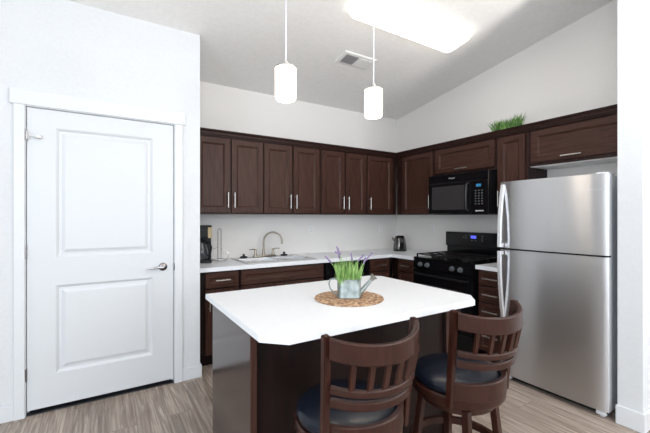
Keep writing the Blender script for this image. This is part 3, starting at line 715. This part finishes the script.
# plant on top of the cabinets
t = thing('potted_grass', 'low clump of green artificial grass on top of the wall cabinets', 'plant', (3.50, 2.07, UT+.054))
z = UT+.0525
bm = bmesh.new(); box(bm, 3.45, 3.55, 1.93, 2.22, z, z+.045, .006); obj('planter', bm, pot_m, t)
bm = bmesh.new()
for k in range(420):
    y_ = random.uniform(1.94, 2.21); x_ = random.uniform(3.46, 3.54); l_ = random.uniform(.055, .112)+.022*math.sin((y_-1.9)*30)*.5 + .02*(2.21-y_)/.27
    blade(bm, (x_, y_, z+.04), (x_+random.uniform(-.04, .03), y_+random.uniform(-.045, .045)+(y_-2.075)*.25, z+.045+l_), random.uniform(.002, .0045))
obj('foliage', bm, dgreen_m, t)

# ------------------------------------------------------------------ bar stools
def arc(rad, cy, a0, a1, n): return [(rad*math.sin(a0+(a1-a0)*k/n), cy-rad*math.cos(a0+(a1-a0)*k/n)) for k in range(n+1)]
def band(bm, rad, cy, hx_, z0, z1, th, n=20, bev=.0, round_end=0, ext=0, crest=0):
    a = math.asin(min(.9999, hx_/rad))+ext; pts = arc(rad, cy, -a, a, n); rows = []
    for i, (x_, y_) in enumerate(pts):
        d_ = Vector((x_, y_-cy, 0)).normalized(); ins = 0
        if round_end and i in (0, n): ins = round_end
        lift = crest*abs(2*i/n-1)**2
        c_ = Vector((x_, y_, 0)); e_ = .004
        P = lambda dr, z: c_+d_*dr+Vector((0, 0, z+lift))
        rows.append([bm.verts.new(p) for p in (P(-th/2, z0+e_+ins), P(-th/2+e_, z0+ins), P(th/2-e_, z0+ins), P(th/2, z0+e_+ins), P(th/2, z1-e_-ins), P(th/2-e_, z1-ins), P(-th/2+e_, z1-ins), P(-th/2, z1-e_-ins))])
    for A, Bq in zip(rows, rows[1:]):
        for k in range(8): bm.faces.new((A[k], A[(k+1) % 8], Bq[(k+1) % 8], Bq[k]))
    bm.faces.new(rows[0][::-1]); bm.faces.new(rows[-1])
def make_stool(label):
    t = thing('bar_stool', label, 'bar stool', (0, 0, 0), 0, None)
    # cushion
    bm = bmesh.new(); lathe(bm, [(.180, .612), (.195, .616), (.202, .630), (.199, .645), (.186, .658), (.15, .668), (.08, .674), (0, .676)], seg=48); obj('seat_cushion', bm, leather_m, t, True)
    bm = bmesh.new(); lathe(bm, [(.186, .560), (.200, .564), (.207, .575), (.207, .605), (.200, .612), (0, .612)], seg=48); obj('seat_frame', bm, cherry_m, t, True)
    bm = bmesh.new(); lathe(bm, [(.10, .552), (.10, .560)], seg=24); obj('swivel_plate', bm, blackp_m, t, True)
    bm = bmesh.new(); lathe(bm, [(.155, .520), (.163, .524), (.163, .548), (.155, .552)], seg=40); obj('leg_collar', bm, cherry_m, t, True)
    bm = bmesh.new(); band(bm, .199, .0, .158, .598, .676, .022, 24, ext=.14); obj('seat_band', bm, cherry_m, t, True)
    # back posts: reclined and splayed
    for s in (-1, 1):
        bm = bmesh.new()
        P_ = [(.179*s, -.118, .572), (.182*s, -.128, .70), (.188*s, -.143, .85), (.195*s, -.156, .990)]
        tube(bm, P_, .016, flat=(.0125, .0135)); ed = [e for e in bm.edges]; bmesh.ops.bevel(bm, geom=ed, offset=.003, segments=2, affect='EDGES'); obj('back_post', bm, cherry_m, t, True)
    bm = bmesh.new(); band(bm, .238, -.026, .188, .897, .966, .020, crest=.020); obj('top_rail', bm, cherry_m, t, True)
    bm = bmesh.new(); band(bm, .225, -.022, .178, .790, .815, .020, crest=.012); obj('lower_rail', bm, cherry_m, t, True)
    bm = bmesh.new(); band(bm, .222, -.014, .174, .745, .774, .022, crest=.010); obj('lower_rail', bm, cherry_m, t, True)
    for k in range(6):
        xt = -.1375+.055*k; xb = xt*.95
        pt = Vector((xt+.006, -.026-math.sqrt(.238**2-xt**2), .903+.012*abs(xt)/.14)); pb_ = Vector((xb, -.022-math.sqrt(.225**2-xb**2), .811))
        bm = bmesh.new(); tube(bm, [pb_, pt], .01, flat=(.010, .005)); obj('slat', bm, cherry_m, t)
    # legs
    for (sx, sy) in ((-1, -1), (1, -1), (1, 1), (-1, 1)):
        bm = bmesh.new(); tube(bm, [(.112*sx, .112*sy, .545), (.160*sx, .160*sy, 0)], .02, flat=(.016, .016)); bmesh.ops.rotate(bm, cent=(0, 0, 0), matrix=Matrix.Rotation(R(10), 3, 'Z'), verts=bm.verts); bmesh.ops.bevel(bm, geom=bm.edges[:], offset=.003, segments=1, affect='EDGES'); obj('leg', bm, cherry_m, t)
    bm = bmesh.new(); n = 48; rr = .205
    tube(bm, [(rr*math.cos(2*PI*k/n), rr*math.sin(2*PI*k/n), .30) for k in range(n)], .013, 8, closed=True, flat=(.011, .016)); obj('footrest_ring', bm, cherry_m, t, True)
    return t
s1 = make_stool('dark cherry swivel bar stool with navy seat, nearer the island end panel')
s2 = copy_tree(s1); s2['label'] = 'dark cherry swivel bar stool with navy seat, nearer the refrigerator'
s1.location = (.798, 1.108, 0); s1.rotation_euler = (0, 0, R(-1)); s2.location = (1.408, 1.078, 0); s2.rotation_euler = (0, 0, R(-4))
for s_ in (s1, s2): s_['group'] = 'bar stools at the island'

# ------------------------------------------------------------------ ceiling things
def pendant(x, y, lb):
    t = thing('pendant_light', lb, 'pendant light', (x, y, cz(y)), group='pendant lights over the island')
    zt, zb = 2.152, 1.986
    bm = bmesh.new(); lathe(bm, [(0, cz(y)-.035), (.055, cz(y)-.030), (.060, cz(y)+.001)], (x, y, 0), 24); obj('canopy', bm, nickel_m, t, True)
    bm = bmesh.new(); tube(bm, [(x, y, zt+.02), (x, y, cz(y)-.03)], .0048, 10); obj('rod', bm, rod_m, t, True)
    bm = bmesh.new(); lathe(bm, [(.0560, zt-.004), (.0560, zt+.004), (.03, zt+.008), (.018, zt+.014), (.015, zt+.034), (.007, zt+.038)], (x, y, 0), 32); obj('cap', bm, nickel_m, t, True)
    bm = bmesh.new(); lathe(bm, [(.045, zb+.004), (.049, zb), (.053, zb+.006), (.0548, zb+.02), (.0548, zt-.004)], (x, y, 0), 40); obj('lamp_shade', bm, shade_m, t, True)
    l = bpy.data.lights.new('pendant_bulb', 'POINT'); l.energy = 1.6; l.color = (1, .88, .72); l.shadow_soft_size = .05
    o = bpy.data.objects.new('bulb_light', l); C.objects.link(o); o.parent = t; o.location = (0, 0, zb-.06-cz(y))
pendant(.806, 1.68, 'lit cylindrical pendant lamp over the island half nearer the white door')
pendant(1.402, 1.68, 'lit cylindrical pendant lamp over the island half nearer the refrigerator')
# flush ceiling fixture, follows the slope
sl = -math.atan(.155)
def on_ceiling(cx, cy): return Matrix.Translation((cx, cy, cz(cy))) @ Matrix.Rotation(sl, 4, 'X')
def rrect(hx_, hy_, r, n=6):
    o_ = []
    for (sx, sy, a0) in ((1, 1, 0), (-1, 1, 90), (-1, -1, 180), (1, -1, 270)):
        for k in range(n+1):
            a_ = R(a0+90*k/n); o_.append((sx*(hx_-r)+r*math.cos(a_), sy*(hy_-r)+r*math.sin(a_)))
    return o_
def rslab(specs, M):
    bm = bmesh.new(); rows = [[bm.verts.new((x_, y_, z_)) for x_, y_ in rrect(hx_, hy_, r)] for hx_, hy_, r, z_ in specs]; n = len(rows[0])
    for A, Bq in zip(rows, rows[1:]):
        for k in range(n): bm.faces.new((A[k], A[(k+1) % n], Bq[(k+1) % n], Bq[k]))
    bm.faces.new(rows[0][::-1]); bm.faces.new(rows[-1])
    bmesh.ops.transform(bm, matrix=M, verts=bm.verts); return bm
LX, LY = 2.298, 2.205
t = thing('ceiling_light', 'long rectangular lit fluorescent fixture flush on the sloped ceiling', 'ceiling light', (LX, LY, cz(LY)))
M = on_ceiling(LX, LY)
obj('mounting_frame', rslab([(.602, .130, .05, -.002), (.602, .130, .05, -.018)], M), white_m, t)
obj('diffuser', rslab([(.615, .141, .055, -.016), (.615, .141, .055, -.036), (.608, .134, .05, -.048), (.588, .116, .04, -.053)], M), lens_m, t, True)
# vent
VX, VY = 2.17, 2.875
t = thing('ceiling_vent', 'white ceiling air vent with grey slats near the light fixture', 'vent', (VX, VY, cz(VY)))
M = on_ceiling(VX, VY)
bm = rslab([(.20, .098, .006, .001), (.20, .098, .006, -.006), (.188, .086, .004, -.012)], M); obj('vent_frame', bm, white_m, t)
bm = bmesh.new()
box(bm, -.155, -.015, -.062, .062, -.0140, -.0115); bmesh.ops.transform(bm, matrix=M, verts=bm.verts); obj('grille_opening', bm, gap_m, t)
for s_ in range(8):
    bm = bmesh.new(); y_ = -.056+.016*s_; box(bm, -.155, -.015, y_-.0052, y_+.0052, -.0175, -.0135); bmesh.ops.transform(bm, matrix=M, verts=bm.verts); obj('slat', bm, grey_m, t)
for s_ in range(8):
    bm = bmesh.new(); y_ = -.056+.016*s_; box(bm, .01, .160, y_-.006, y_+.006, -.0165, -.0115); bmesh.ops.transform(bm, matrix=M, verts=bm.verts); obj('slat', bm, white_m, t)
